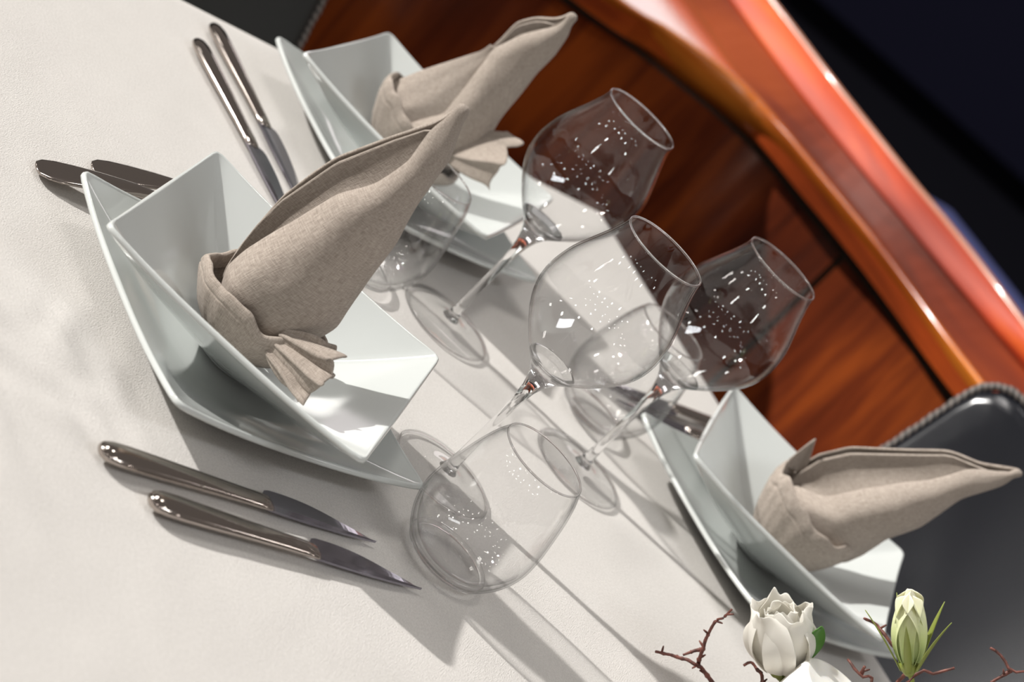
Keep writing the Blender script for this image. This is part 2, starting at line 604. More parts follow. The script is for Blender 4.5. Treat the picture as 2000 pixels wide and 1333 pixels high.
def cloth():
    drop, rad = 0.22, 0.012

    def axis(lo, hi, step):
        n = int((hi - lo) / step)
        core = [(lo + (hi - lo) * k / n, 0.0) for k in range(n + 1)]
        side = [(rad * math.sin(t), rad * (1 - math.cos(t))) for t in (0.4, 0.8, 1.2, PI / 2)] + [(rad + 0.012 * s, rad + drop * s) for s in (0.15, 0.3, 0.5, 0.75, 1.0)]
        return [(lo - o, d) for o, d in reversed(side)] + core + [(hi + o, d) for o, d in side]
    AA, BB = axis(A0 + rad, A1 - rad, 0.008), axis(B0 + rad, B1 - rad, 0.008)
    v, f = [], []
    for a, da in AA:
        for b, db in BB:
            d = max(da, db)
            p = tp(a, b, 0)
            if d == 0:
                z = cloth_z(p.x, p.y)
            else:
                z = -d - 0.0008
                k = min(1, d / 0.1)
                w = 0.012 * k * math.sin((a if db > da else b) * 24)
                p += (e1 * (1 if a > 1.1 else -1) if da > db else e2 * (1 if b > 0 else -1)) * w
            v.append((p.x, p.y, TZ + z))
    nb = len(BB)
    for i in range(len(AA) - 1):
        for j in range(nb - 1):
            f.append((i * nb + j, (i + 1) * nb + j, (i + 1) * nb + j + 1, i * nb + j + 1))
    me = bpy.data.meshes.new('tablecloth')
    me.from_pydata(v, [], f)
    me.update()
    o = link('tablecloth', me, 'tablecloth')
    tag(o, 'cream beige linen tablecloth covering the whole dining table', 'tablecloth')
    return o


cloth()

# ------------------------------------------------------------------ porcelain
ANG = sorted(set([2 * PI * k / 120 for k in range(120)] + [PI / 4 + q * PI / 2 + d for q in range(4) for d in (-0.02, -0.008, 0.008, 0.02)]))


def rsq(phi, h, cr):
    """rounded square of half-side h, corner radius cr, in direction phi"""
    c, s = math.cos(phi), math.sin(phi)
    m = max(abs(c), abs(s))
    x, y = c / m * h, s / m * h
    ax, ay = abs(x), abs(y)
    k = h - cr
    if ax > k and ay > k:
        # ray against the corner arc
        dx, dy = abs(c), abs(s)
        bq = k * (dx + dy)
        t = bq + math.sqrt(max(0, bq * bq - (2 * k * k - cr * cr)))
        ax, ay = dx * t, dy * t
        x, y = math.copysign(ax, c), math.copysign(ay, s)
    return x, y


def square_dish(name, h, cr, r0, z0, z1, lift, th, foot, power=1.15, blend=0.9):
    """dish lofted from a round bottom (radius r0) to a square rim (half-side h); corners rise by lift"""
    def pt(phi, t, off):
        s = t ** blend
        cx, cy = (r0 + off * 0.4) * math.cos(phi), (r0 + off * 0.4) * math.sin(phi)
        qx, qy = rsq(phi, h - off * 0, cr)
        x, y = cx * (1 - s) + qx * s, cy * (1 - s) + qy * s
        rr = math.hypot(qx, qy)
        cornerness = ((rr - h) / (h * 0.40)) ** 1.5 if rr > h else 0.0
        z = z0 + (z1 - z0 + lift * cornerness * t) * (t ** power)
        return x, y, z
    rings = []
    ts = [0, 0.04, 0.1, 0.2, 0.32, 0.45, 0.58, 0.7, 0.8, 0.88, 0.94, 0.98]
    for rr in (0.002, r0 * 0.5, r0 * 0.85):                      # inner floor
        rings.append([Vector((rr * math.cos(p), rr * math.sin(p), z0 - 0.0008)) for p in ANG])
    for t in ts + [1.0]:
        rings.append([Vector(pt(p, t, 0)) for p in ANG])
    top = rings[-1]
    # rounded lip
    for dx, dz in ((0.35, 0.25), (0.7, 0.15), (1.0, -0.25), (1.05, -0.7)):
        ring = []
        for v in top:
            d = Vector((v.x, v.y, 0)).normalized()
            ring.append(v + d * th * dx + Vector((0, 0, th * dz)))
        rings.append(ring)
    for t in reversed(ts):
        ring = []
        for p in ANG:
            v = Vector(pt(p, t, 0))
            d = Vector((v.x, v.y, 0)).normalized()
            k = t
            ring.append(v + d * th * (0.55 + 0.45 * k) + Vector((0, 0, -th * (1.15 - 0.5 * k))))
        rings.append(ring)
    zb = rings[-1][0].z
    for rr, z in ((r0 * 0.98, zb - 0.001), (r0 * 0.95, zb - foot), (r0 * 0.86, zb - foot), (r0 * 0.83, zb - 0.0006), (r0 * 0.4, zb - 0.0004), (0.001, zb - 0.0004)):
        rings.append([Vector((rr * math.cos(p), rr * math.sin(p), z)) for p in ANG])
    zmin = min(v.z for r in rings for v in r)
    for r in rings:
        for v in r:
            v.z -= zmin
    me = from_rings(name, rings, True, True, True)
    bm = bmesh.new()
    bm.from_mesh(me)
    bmesh.ops.recalc_face_normals(bm, faces=bm.faces)
    bm.to_mesh(me)
    bm.free()
    return me


plate_me = square_dish('plate', 0.1055, 0.008, 0.055, 0.005, 0.0235, 0.006, 0.0035, 0.0025, 1.25)
bowl_me = square_dish('bowl', 0.1025, 0.007, 0.030, 0.007, 0.052, 0.004, 0.0035, 0.003, 1.05)
FLOOR_Z = 0.0085               # where the bowl stands inside the plate
SETTINGS = [(-0.1236, 1.3255, 4, 'nearest'), (-0.171, 1.800, -3, 'head'), (0.2695, 1.773, 0, 'far')]
PL = ['white square porcelain plate under the bowl with the large nearest napkin',
      'white square porcelain plate at the table end by the charcoal chair',
      'white square porcelain plate beside the black leather chair and flowers']
BL = ['white square porcelain bowl holding the large nearest napkin',
      'white square porcelain bowl at the table end before the charcoal chair',
      'white square porcelain bowl in front of the black leather chair']
for k, (x, y, a, _) in enumerate(SETTINGS):
    o = link('square_plate', plate_me, 'porcelain')
    o.location = ((-0.124, 1.329, TZ), (-0.170, 1.795, TZ), (0.268, 1.764, TZ))[k]
    o.rotation_euler = (0, 0, R(49))
    tag(o, PL[k], 'plate', 'square plates of the place settings')
    o = link('square_bowl', bowl_me, 'porcelain')
    o.location = (x, y, TZ + FLOOR_Z)
    o.rotation_euler = (0, 0, R(a))
    tag(o, BL[k], 'bowl', 'square bowls of the place settings')


# ------------------------------------------------------------------ folded napkins
def interp(tab, z):
    zs = [t[1] for t in tab]
    xs = [t[0] for t in tab]
    return float(np.interp(z, zs, xs))


def napkin(name, label, yc, L, Fp, Rr, zb, collar, tail, seed, panel=0.0, flaps=()):
    """standing napkin folded into an open cone: L, Fp, Rr give left outline, front lip and right outline as (x, z)"""
    L, Fp, Rr = (sorted(t, key=lambda q: q[1]) for t in (L, Fp, Rr))
    ztop = max(L[-1][1], Rr[-1][1])
    x0 = 0.5 * (interp(L, zb) + interp(Rr, zb))
    root = thing(name, (x0, yc, TZ + FLOOR_Z + 0.006), 0, label, 'napkin', 'folded napkins standing in the bowls')
    o0 = Vector((x0, yc, FLOOR_Z + 0.006))
    nz, nc = 44, 56
    rings, inner = [], []
    for i in range(nz):
        t = i / (nz - 1)
        z = zb + (ztop - zb) * t
        xl, xr, xf = interp(L, z), interp(Rr, z), interp(Fp, z)
        if z < L[0][1]:
            k = (L[0][1] - z) / max(L[0][1] - zb, 1e-6)
            xl += 0.012 * k
        if z < Rr[0][1]:
            k = (Rr[0][1] - z) / max(Rr[0][1] - zb, 1e-6)
            xr -= 0.014 * k
        w = max((xr - xl) / 2, 0.0040)
        cx = (xl + xr) / 2
        kk = max(0.0, 1 - (z - zb) / 0.035)          # the foot is gathered inside the bowl
        cx += (collar[0] - cx) * kk * 0.8
        w = w * (1 - kk) + min(w, 0.024) * kk
        b = max(w * (0.80 - 0.25 * t), 0.0034)
        frac = min(0.96, max(0.06, (xf - xl) / (2 * w)))
        th0 = 2 * PI - math.acos(2 * frac - 1)
        th1 = 2 * PI + R(152)
        ring = []
        for j in range(nc):
            s = j / (nc - 1)
            th = th0 + (th1 - th0) * s
            nse = noise.noise(Vector((math.cos(th) * 1.5 + seed, math.sin(th) * 1.5, z * 16)))
            nse2 = noise.noise(Vector((math.cos(th) * 3 + seed, math.sin(th) * 3, z * 45)))
            g = 1 + 0.06 * nse + 0.026 * nse2
            ct = math.cos(th)
            if ct < 0 and math.sin(th) > 0:
                ct /= 0.883                                 # the back edge reaches the left outline
            x, y = cx + w * g * ct, yc + b * g * math.sin(th)
            # the front lip rolls inwards
            if s < 0.10:
                q = (0.10 - s) / 0.10
                y += b * 0.55 * q * q
                x += -w * 0.10 * q
            ring.append(Vector((x, y, z)) - o0)
        rings.append(ring)
        inn = []
        for j in range(24):
            s = j / 23
            x = xl + 0.0015 + (min(xf + 0.014, xr - 0.004) - xl - 0.0015) * s
            y = yc + b * (0.30 - 0.62 * s + 0.28 * math.sin(PI * s))
            if w < 0.010:
                x, y = cx + w * 0.6 * (2 * s - 1), yc
            inn.append(Vector((x, y, z - 0.0025)) - o0)
        inner.append(inn)
    if panel:                                            # outer left panel tucked under the rolled lip
        rows = []
        for i in range(24):
            z = zb + 0.012 + (panel - zb - 0.012) * i / 23
            xl, xf, xr = interp(L, z), interp(Fp, z), interp(Rr, z)
            xl += max(0.0, L[0][1] - z) * 0.5
            b = (xr - xl) / 2 * 0.7
            q = 1 - (i / 23) ** 3
            row = []
            for j in range(16):
                u = j / 15
                x = xl - 0.002 + (xf + 0.004 - xl) * u
                y = yc - b * q * (0.10 + 0.62 * math.sin(u * 1.9)) + 0.003 * noise.noise(Vector((u * 3, z * 20, seed)))
                row.append(Vector((x, y, z)) - o0)
            rows.append(row)
        c = link('front_panel', from_rings('front_panel', rows, False), 'napkin', root)
        solid(c, 0.0022)
        sub(c, 1)
    tip = Vector((sum((p.x for p in rings[-1])) / nc, sum((p.y for p in rings[-1])) / nc, rings[-1][0].z + 0.0015))
    rings.append([p.lerp(tip, 0.6) + Vector((0, 0, 0.0012)) for p in rings[-1]])
    rings.append([tip.copy() + (p - tip) * 0.05 for p in rings[-1]])
    c = link('cone', from_rings('cone', rings, False), 'napkin', root)
    solid(c, 0.0024)
    sub(c, 1)
    c = link('inner_fold', from_rings('inner_fold', inner, False), 'napkin', root)
    solid(c, 0.0020)
    # collar turned up round the foot of the cone
    cx, cy, ra, rb, z0, z1, tilt = collar
    rings = []
    nk = 120
    prof = [(0.55, 0.0), (0.80, 0.25), (0.95, 0.55), (1.02, 0.72), (1.03, 0.775), (1.012, 0.79), (1.045, 0.805), (1.05, 0.90), (1.035, 1.0), (1.0, 1.03), (0.955, 1.0), (0.93, 0.88), (0.91, 0.70)]
    for g, hz in prof:
        ring = []
        for k in range(nk):
            th = 2 * PI * k / nk
            fold = 0.030 * noise.noise(Vector((math.cos(th) * 2.2 + seed, math.sin(th) * 2.2, hz * 0.8))) + 0.024 * noise.noise(Vector((math.cos(th) * 6 + seed, math.sin(th) * 7, hz * 1.5 + th)))
            z = z0 + (z1 - z0) * hz + tilt * math.cos(th) * hz + 0.009 * hz * noise.noise(Vector((math.cos(th) * 2.6, math.sin(th) * 2.6, seed)))
            ring.append(Vector((cx + ra * (g + fold) * math.cos(th), cy + rb * (g + fold) * math.sin(th), z)) - o0)
        rings.append(ring)
    c = link('collar', from_rings('collar', rings, True), 'napkin', root)
    sub(c, 1)
    for p0, p1, p2 in flaps:                             # pointed corner standing out of the collar
        p0, p1, p2 = Vector(p0), Vector(p1), Vector(p2)
        rows = []
        for i in range(9):
            t = i / 8
            a, b = p0.lerp(p2, t), p1.lerp(p2, t)
            rows.append([a.lerp(b, j / 8) + Vector((0, 0.006 * math.sin(PI * j / 8) * (1 - t) + 0.004 * math.sin(PI * t), 0)) - o0 for j in range(9)])
        c = link('corner', from_rings('corner', rows, False), 'napkin', root)
        solid(c, 0.0020)
        sub(c, 1)
    # ruffled tail where the ends are tucked into the collar
    if tail:
        a, b, size, folds = tail          # start (in the collar), end (free edge centre), half-height, number of folds
        a, b = Vector(a), Vector(b)
        d = (b - a).normalized()
        side = Vector((-0.1, 0.40, 0.92)).normalized()
        side = (side - d * side.dot(d)).normalized()
        nrm = d.cross(side).normalized()
        nn, rows = 14 * folds, 14
        rings = []
        for i in range(rows):
            s = i / (rows - 1)
            ring = []
            for j in range(nn + 1):
                u = j / nn
                ww = size * (0.45 + 0.55 * s ** 0.8)
                amp = 0.0085 * (0.25 + 0.75 * s) * (0.7 + 0.5 * noise.noise(Vector((u * 4, seed, 2))))
                ph = u * folds * 2 * PI + 1.1 * noise.noise(Vector((u * 3, s * 1.5, seed + 7)))
                p = a + d * ((b - a).length * s * (1 + 0.30 * s * noise.noise(Vector((u * 6, s * 2, seed))) - 0.55 * (2 * u - 1) ** 2 * s * 0.5))
                p += side * ww * (2 * u - 1 + 0.16 * math.sin(ph * 2)) + nrm * (amp * math.sin(ph) - 0.010 * (2 * u - 1) ** 2 * s)
                ring.append(p - o0)
            rings.append(ring)
        c = link('tail', from_rings('tail', rings, False), 'napkin', root)
        solid(c, 0.0018)
        sub(c, 1)
    return root


napkin('folded_napkin', 'large beige linen napkin folded as open cone in the nearest bowl', 1.315,
       [[-0.166, 0.0541], [-0.1684, 0.0723], [-0.1694, 0.0893], [-0.1683, 0.1115], [-0.1582, 0.1574], [-0.1412, 0.1949], [-0.1281, 0.2201], [-0.1222, 0.2398]],
       [[-0.16, 0.0498], [-0.1567, 0.0747], [-0.1469, 0.1103], [-0.1381, 0.1464], [-0.1262, 0.1667], [-0.1224, 0.1829], [-0.121, 0.1947], [-0.1251, 0.2168], [-0.1216, 0.2391]],
       [[-0.1189, 0.2396], [-0.106, 0.2099], [-0.1016, 0.1732], [-0.0956, 0.1467], [-0.0921, 0.115], [-0.0863, 0.0778]],
       0.0225, (-0.1300, 1.316, 0.047, 0.037, 0.0215, 0.058, 0.003),
       ((-0.106, 1.286, 0.054), (-0.064, 1.272, 0.066), 0.0225, 3), 3.1)
napkin('folded_napkin', 'beige linen napkin with a flattened side at the table end', 1.805,
       [[-0.2272, 0.0558], [-0.2121, 0.0901], [-0.1844, 0.1414], [-0.1827, 0.155], [-0.1817, 0.1772], [-0.1734, 0.1912], [-0.1616, 0.2015], [-0.1516, 0.2148]],
       [[-0.201, 0.0401], [-0.1722, 0.0834], [-0.1734, 0.1163], [-0.178, 0.15], [-0.1686, 0.1759], [-0.1546, 0.199], [-0.1511, 0.213]],
       [[-0.1505, 0.2136], [-0.1438, 0.2001], [-0.1409, 0.1818], [-0.1416, 0.1596], [-0.139, 0.131], [-0.1374, 0.1059], [-0.132, 0.0843], [-0.1313, 0.0677]],
       0.0225, (-0.179, 1.800, 0.049, 0.036, 0.0215, 0.060, -0.015),
       ((-0.152, 1.785, 0.066), (-0.108, 1.772, 0.102), 0.031, 1), 8.4, 0.150)
napkin('folded_napkin', 'beige linen napkin leaning towards the black leather chair', 1.770,
       [[0.2440, 0.0784], [0.2482, 0.1022], [0.261, 0.125], [0.2893, 0.1553], [0.3162, 0.1842], [0.3385, 0.1942], [0.358, 0.2100], [0.3644, 0.2119]],
       [[0.2541, 0.0747], [0.2757, 0.0864], [0.2929, 0.1167], [0.3117, 0.1448], [0.3223, 0.1575], [0.3303, 0.1726], [0.3366, 0.187], [0.3645, 0.2107]],
       [[0.365, 0.2113], [0.3636, 0.197], [0.3496, 0.1652], [0.3436, 0.1249], [0.3309, 0.0952], [0.3286, 0.0715]],
       0.0225, (0.277, 1.765, 0.046, 0.037, 0.0215, 0.076, -0.002), None, 5.7, 0.0, [((0.231, 1.772, 0.074), (0.252, 1.780, 0.080), (0.2345, 1.776, 0.1120))])

# ------------------------------------------------------------------ glassware
W_OUT = [(0.0115, 0.1075), (0.016, 0.1120), (0.0245, 0.1200), (0.0345, 0.1310), (0.0435, 0.1435), (0.0485, 0.155), (0.0500, 0.165), (0.0497, 0.173), (0.0473, 0.186), (0.0425, 0.1990), (0.0373, 0.212), (0.0338, 0.2225), (0.0322, 0.2299)]


def shell(outer, th, inner_floor):
    pr = [Vector((r, 0, z)) for r, z in outer]
    pts = catmull([(p.x, 0, p.z) for p in pr], 40)
    inn = []
    for i, p in enumerate(pts):
        t = (pts[min(i + 1, 39)] - pts[max(i - 1, 0)]).normalized()
        inn.append((max(p.x - t.z * th, 0.0002), p.z + t.x * th))
    out = [(p.x, p.z) for p in pts]
    inn = [q for q in inn if q[1] > inner_floor]
    return out, inn


def wine_glass_meshes():
    out, inn = shell(W_OUT, 0.0011, 0.1135)
    bowl = lathe('bowl', out + [((out[-1][0] + inn[-1][0]) / 2, out[-1][1] + 0.0006)] + inn[::-1] + [(0.006, 0.1112), (0, 0.1106)], 80)
    stem = lathe('stem', [(0, 0.0068), (0.0075, 0.0070), (0.0058, 0.0095), (0.0045, 0.014), (0.0038, 0.024), (0.0034, 0.045), (0.0034, 0.065), (0.0040, 0.082), (0.0053, 0.092), (0.0078, 0.1005), (0.0112, 0.1066), (0.0157, 0.1120), (0.0200, 0.1160), (0.0203, 0.1166), (0.0185, 0.1162), (0.0130, 0.1138), (0.006, 0.1125), (0, 0.1122)], 64)
    foot = lathe('foot', [(0, 0.0), (0.0395, 0.0), (0.0412, 0.0006), (0.0417, 0.0015), (0.0410, 0.0024), (0.036, 0.0027), (0.025, 0.0034), (0.015, 0.0046), (0.0078, 0.0068), (0, 0.0072)], 80)
    rim = lathe('rim', [(0.0317 + 0.0008 * math.cos(2 * PI * k / 10), 0.2299 + 0.0008 * math.sin(2 * PI * k / 10)) for k in range(11)], 96)
    edge = lathe('foot_edge', [(0.0405 + 0.0011 * math.cos(2 * PI * k / 10), 0.0013 + 0.0011 * math.sin(2 * PI * k / 10)) for k in range(11)], 96)
    return bowl, stem, foot, rim, edge


wg = wine_glass_meshes()
WL = ['stemmed wine glass farthest left, standing before the table-end setting', 'stemmed wine glass in the middle, nearest of the three', 'stemmed wine glass farthest right, in front of the red-brown wood']
WP = [(-0.04765, 1.65944), (0.03091, 1.44165), (0.10616, 1.63373)]
for (x, y), lab in zip(WP, WL):
    t = thing('wine_glass', (x, y, TZ), 0, lab, 'wine glass', 'stemmed wine glasses on the cloth')
    link('bowl', wg[0], 'glass_wall', t)
    link('stem', wg[1], 'glass_solid', t)
    link('foot', wg[2], 'glass_wall', t)
    link('rim', wg[3], 'glass_solid', t)
    link('foot_edge', wg[4], 'glass_solid', t)

T_OUT = [(0.0240, 0.0006), (0.0312, 0.0051), (0.0370, 0.0123), (0.0423, 0.0225), (0.0454, 0.0359), (0.0447, 0.0512), (0.0422, 0.0666), (0.0391, 0.0820), (0.0355, 0.0943), (0.0316, 0.1025)]
out, inn = shell(T_OUT, 0.0012, 0.006)
tb_body = lathe('body', [(0, 0.0010)] + out + [((out[-1][0] + inn[-1][0]) / 2, out[-1][1] + 0.0005)] + inn[::-1] + [(0.020, 0.0052), (0.010, 0.0060), (0, 0.0064)], 80)
# thick glass heel of the tumbler
tb_base = lathe('base', [(0.0300 + 0.0021 * math.cos(2 * PI * k / 14), 0.0062 + 0.0021 * math.sin(2 * PI * k / 14)) for k in range(15)], 96)
tb_heel = lathe('heel', [(0.0, 0.0068), (0.0150, 0.0066), (0.0235, 0.0072), (0.0300, 0.0112), (0.0350, 0.0168), (0.0392, 0.0240), (0.0420, 0.0310)], 80)
tb_rim = lathe('rim', [(0.0311 + 0.0007 * math.cos(2 * PI * k / 10), 0.1025 + 0.0007 * math.sin(2 * PI * k / 10)) for k in range(11)], 96)
TLb = ['round stemless tumbler in the foreground next to the knife tips', 'stemless tumbler partly hidden behind the large napkin', 'stemless tumbler behind the wine glasses, before the far knives']
for (x, y), lab in zip([(0.0686, 1.3417), (-0.127, 1.608), (0.088, 1.740)], TLb):
    t = thing('tumbler', (x, y, TZ), 0, lab, 'tumbler', 'stemless glasses on the cloth')
    link('body', tb_body, 'glass_wall', t)
    link('base', tb_base, 'glass_solid', t)
    link('rim', tb_rim, 'glass_solid', t)
    link('heel', tb_heel, 'glass_wall', t)


# ------------------------------------------------------------------ cutlery
def knife_meshes():
    rows = [(0.000, 0.0020, 0.0016), (0.0012, 0.0050, 0.0030), (0.004, 0.0075, 0.0040), (0.010, 0.0092, 0.0047), (0.022, 0.0096, 0.0049), (0.045, 0.0090, 0.0046), (0.075, 0.0078, 0.0041), (0.105, 0.0068, 0.0036), (0.122, 0.0066, 0.0033), (0.130, 0.0066, 0.0025), (0.133, 0.0060, 0.0012)]
    rings = []
    n = 20
    for x, w, h in rows:
        rings.append([Vector((x, w * math.cos(2 * PI * k / n), 0.0050 + h * math.sin(2 * PI * k / n))) for k in range(n)])
    handle = from_rings('handle', rings, True, True, True)
    # blade: straight back on one side, curved belly on the other
    rows = []
    for k in range(24):
        s = k / 23
        x = 0.128 + 0.098 * s
        back = -0.0062 + 0.0050 * s ** 2.2
        belly = 0.0125 * (1 - s ** 2.6) + 0.002 * math.sin(PI * min(1, s * 1.4)) - 0.0012 * s
        if s < 0.06:
            belly = 0.0066 + (belly - 0.0066) * smoothstep(0, 0.06, s)
        rows.append((x, back, max(belly, back + 0.0004)))
    rings = []
    for x, a, b in rows:
        s = (x - 0.128) / 0.098
        zc = 0.0044 - 0.0024 * s
        m = a + (b - a) * 0.25
        rings.append([Vector((x, a, zc + 0.0007)), Vector((x, m, zc + 0.0011)), Vector((x, b, zc + 0.0001)), Vector((x, b, zc - 0.0001)), Vector((x, m, zc - 0.0008)), Vector((x, a, zc - 0.0007))])
    blade = from_rings('blade', rings, True, True, True)
    return handle, blade


kh, kb = knife_meshes()
KN = [((-0.123, 1.120), 48.4, 'table knife closest to the nearest plate'),
      ((-0.083, 1.119), 47.9, 'outer table knife with its tip at the foreground tumbler'),
      ((-0.353, 1.710), -38.6, 'outer of the two knives at the table end'),
      ((-0.362, 1.764), -40.0, 'inner of the two knives at the table end, next to the plate'),
      ((0.0818 + 0.225 * math.cos(R(50)), 1.8216 + 0.225 * math.sin(R(50))), 230, 'outer far knife, behind the stemless tumbler'),
      ((0.1001 + 0.225 * math.cos(R(46)), 1.8154 + 0.225 * math.sin(R(46)) - 0.006), 226, 'inner far knife, beside the plate at the black leather chair')]
for k, ((x, y), a, lab) in enumerate(KN):
    t = thing('table_knife', (x, y, TZ + 0.0006), R(a), lab, 'knife', 'table knives')
    link('handle', kh, 'chrome', t)
    link('blade', kb, 'blade', t, smooth=False)


def fork_meshes():
    rows = []
    for s, w, h, z in ((0.0, 0.0030, 0.0008, 0.0030), (0.002, 0.0072, 0.0015, 0.0032), (0.007, 0.0104, 0.0020, 0.0040), (0.016, 0.0118, 0.0024, 0.0056), (0.030, 0.0114, 0.0026, 0.0084), (0.050, 0.0092, 0.0027, 0.0126), (0.075, 0.0066, 0.0027, 0.0164), (0.100, 0.0046, 0.0026, 0.0178), (0.125, 0.0036, 0.0023, 0.0160), (0.145, 0.0042, 0.0018, 0.0128)):
        rows.append((s, w, h, z))
    n = 18
    rings = [[Vector((x, w * math.cos(2 * PI * k / n), z + h * math.sin(2 * PI * k / n) - 0.0012 * (1 - math.cos(2 * PI * k / n) ** 2) * (w > 0.007))) for k in range(n)] for x, w, h, z in rows]
    handle = from_rings('handle', rings, True, True, True)
    bm = bmesh.new()

    def bar(pts, w, h):
        vs = []
        for x, y, z in pts:
            vs.append([bm.verts.new((x, y - w, z - h)), bm.verts.new((x, y + w, z - h)), bm.verts.new((x, y + w, z + h)), bm.verts.new((x, y - w, z + h))])
        for a, b in zip(vs[:-1], vs[1:]):
            for q in range(4):
                bm.faces.new((a[q], a[(q + 1) % 4], b[(q + 1) % 4], b[q]))
        bm.faces.new(vs[0][::-1])
        bm.faces.new(vs[-1])
    prev = None
    shoulder = [(0.143, 0.004, 0.0130), (0.150, 0.008, 0.0120), (0.158, 0.0108, 0.0108), (0.168, 0.0115, 0.0090)]
    vs = [[bm.verts.new((x, -w, z - 0.0009)), bm.verts.new((x, w, z - 0.0009)), bm.verts.new((x, w, z + 0.0009)), bm.verts.new((x, -w, z + 0.0009))] for x, w, z in shoulder]
    for a, b in zip(vs[:-1], vs[1:]):
        for q in range(4):
            bm.faces.new((a[q], a[(q + 1) % 4], b[(q + 1) % 4], b[q]))
    bm.faces.new(vs[0][::-1])
    bm.faces.new(vs[-1])
    for k in range(4):
        y = -0.0096 + k * 0.0064
        bar([(0.166, y, 0.0092), (0.180, y, 0.0066), (0.195, y * 0.98, 0.0036), (0.206, y * 0.95, 0.0016)], 0.0017, 0.0008)
    head = bpy.data.meshes.new('tines')
    bm.to_mesh(head)
    bm.free()
    return handle, head


fh, ft = fork_meshes()
for (x, y), a, lab in (((-0.3010, 1.3300), 49, 'inner fork whose handle end shows beside the nearest plate corner'), ((-0.2860, 1.3920), 49, 'outer fork whose handle passes behind the nearest bowl')):
    t = thing('table_fork', (x, y, TZ + 0.0006), R(a), lab, 'fork', 'forks of the nearest setting')
    link('handle', fh, 'chrome', t)
    link('tines', ft, 'chrome', t)


# ------------------------------------------------------------------ chairs
def chair(label, loc, rotz, mat, top):
    """local frame: sitter faces -y, backrest plane at y = 0, x across"""
    t = thing('dining_chair', loc, rotz, label, 'chair')
    hwid, zb = 0.23, 0.40

    def surf(x, z):
        return 0.035 * (1 - (x / hwid) ** 2) + 0.18 * (z - zb) - 0.20 * math.exp(-max(z - zb, 0) / 0.25)
    def outline(inset, n=96):
        pts = []
        w, z0, z1 = hwid - inset, zb + inset, top - inset
        cr = 0.035
        segs = [((w - cr, z0 + cr), -90), ((w - cr, z1 - cr), 0), ((-w + cr, z1 - cr), 90), ((-w + cr, z0 + cr), 180)]
        out = []
        for (cx, cz), a0 in segs:
            for k in range(7):
                a = R(a0 + 90 * k / 6)
                out.append((cx + cr * math.cos(a), cz + cr * math.sin(a)))
        P = [Vector((x, 0, z)) for x, z in out] + [Vector((out[0][0], 0, out[0][1]))]
        d = [0]
        for a, b in zip(P[:-1], P[1:]):
            d.append(d[-1] + (b - a).length)
        res = []
        for k in range(n):
            s = d[-1] * k / n
            i = max(j for j in range(len(P) - 1) if d[j] <= s)
            res.append(P[i].lerp(P[i + 1], (s - d[i]) / max(d[i + 1] - d[i], 1e-9)))
        return res
    cen = Vector((0, 0, (zb + top) / 2))
    rings = []
    o = outline(0)
    for f, dy in ((0.02, -0.012), (0.3, -0.012), (0.6, -0.011), (0.85, -0.009), (0.95, -0.007), (0.985, -0.004), (1.0, 0.004), (1.0, 0.014), (0.985, 0.02), (0.95, 0.022), (0.6, 0.024), (0.3, 0.024), (0.02, 0.024)):
        ring = []
        for p in o:
            q = cen.lerp(p, f)
            ring.append(Vector((q.x, surf(q.x, q.z) + dy, q.z)))
        rings.append(ring)
    b = link('backrest', from_rings('backrest', rings, True, True, True), mat, t)
    pts = []
    for p in outline(-0.003, 140):
        pts.append(Vector((p.x, surf(p.x, p.z) + 0.006, p.z)))
    pts.append(pts[0].copy())
    rad = [0.0042 + 0.0010 * (k % 2) for k in range(len(pts))]
    link('stitched_edge', tube('stitched_edge', pts, rad, 10, False), 'stitching', t)
    link('seat', box_mesh('seat', -0.22, 0.22, -0.44, 0.0, 0.42, 0.48, 0.02, 3), mat, t)
    for sx in (-1, 1):
        for yy in (-0.40, -0.02):
            link('leg', box_mesh('leg', sx * 0.19 - 0.014, sx * 0.19 + 0.014, yy - 0.014, yy + 0.014, 0, 0.43, 0.003), 'leg_metal', t, smooth=False)
    return t


ch3 = R(-38)
chair('black leather dining chair with stitched edge beyond the right-hand napkin', (0.505, 2.001, 0), ch3, 'leather_black', 0.915)
ch2 = R(44)
chair('charcoal leather dining chair at the far end of the table', (-0.381 - 0.23 * math.cos(ch2), 2.179 - 0.23 * math.sin(ch2), 0), ch2, 'leather_charcoal', 0.93)

# ------------------------------------------------------------------ centrepiece: candle, flowers, twigs
FY = 1.45
cd = thing('pillar_candle', (0.332, 1.428, TZ), 0, 'thick white pillar candle among the flowers at the lower edge', 'candle')
link('wax_body', lathe('wax_body', [(0, 0.0), (0.036, 0.0), (0.0375, 0.0015), (0.0375, 0.091), (0.0368, 0.0955), (0.0350, 0.0968), (0.0325, 0.0965), (0.026, 0.0945), (0.012, 0.0935), (0, 0.0933)], 64), 'wax', cd)
link('wick', tube('wick', [(0, 0, 0.092), (0.0005, 0, 0.099), (0.002, 0.0005, 0.105)], 0.0009, 8), 'wick', cd)

wr = link('twig_wreath', None or tube('twig_wreath', [(0.060 * math.cos(2 * PI * k / 60), 0.060 * math.sin(2 * PI * k / 60), 0.014 + 0.002 * math.sin(k * 2.3)) for k in range(61)], [0.011 + 0.002 * math.sin(k * 1.7) for k in range(61)], 12, False), 'twig')
wr.location = (0.345, 1.420, TZ)
tag(wr, 'brown twig wreath lying round the white candle', 'wreath')


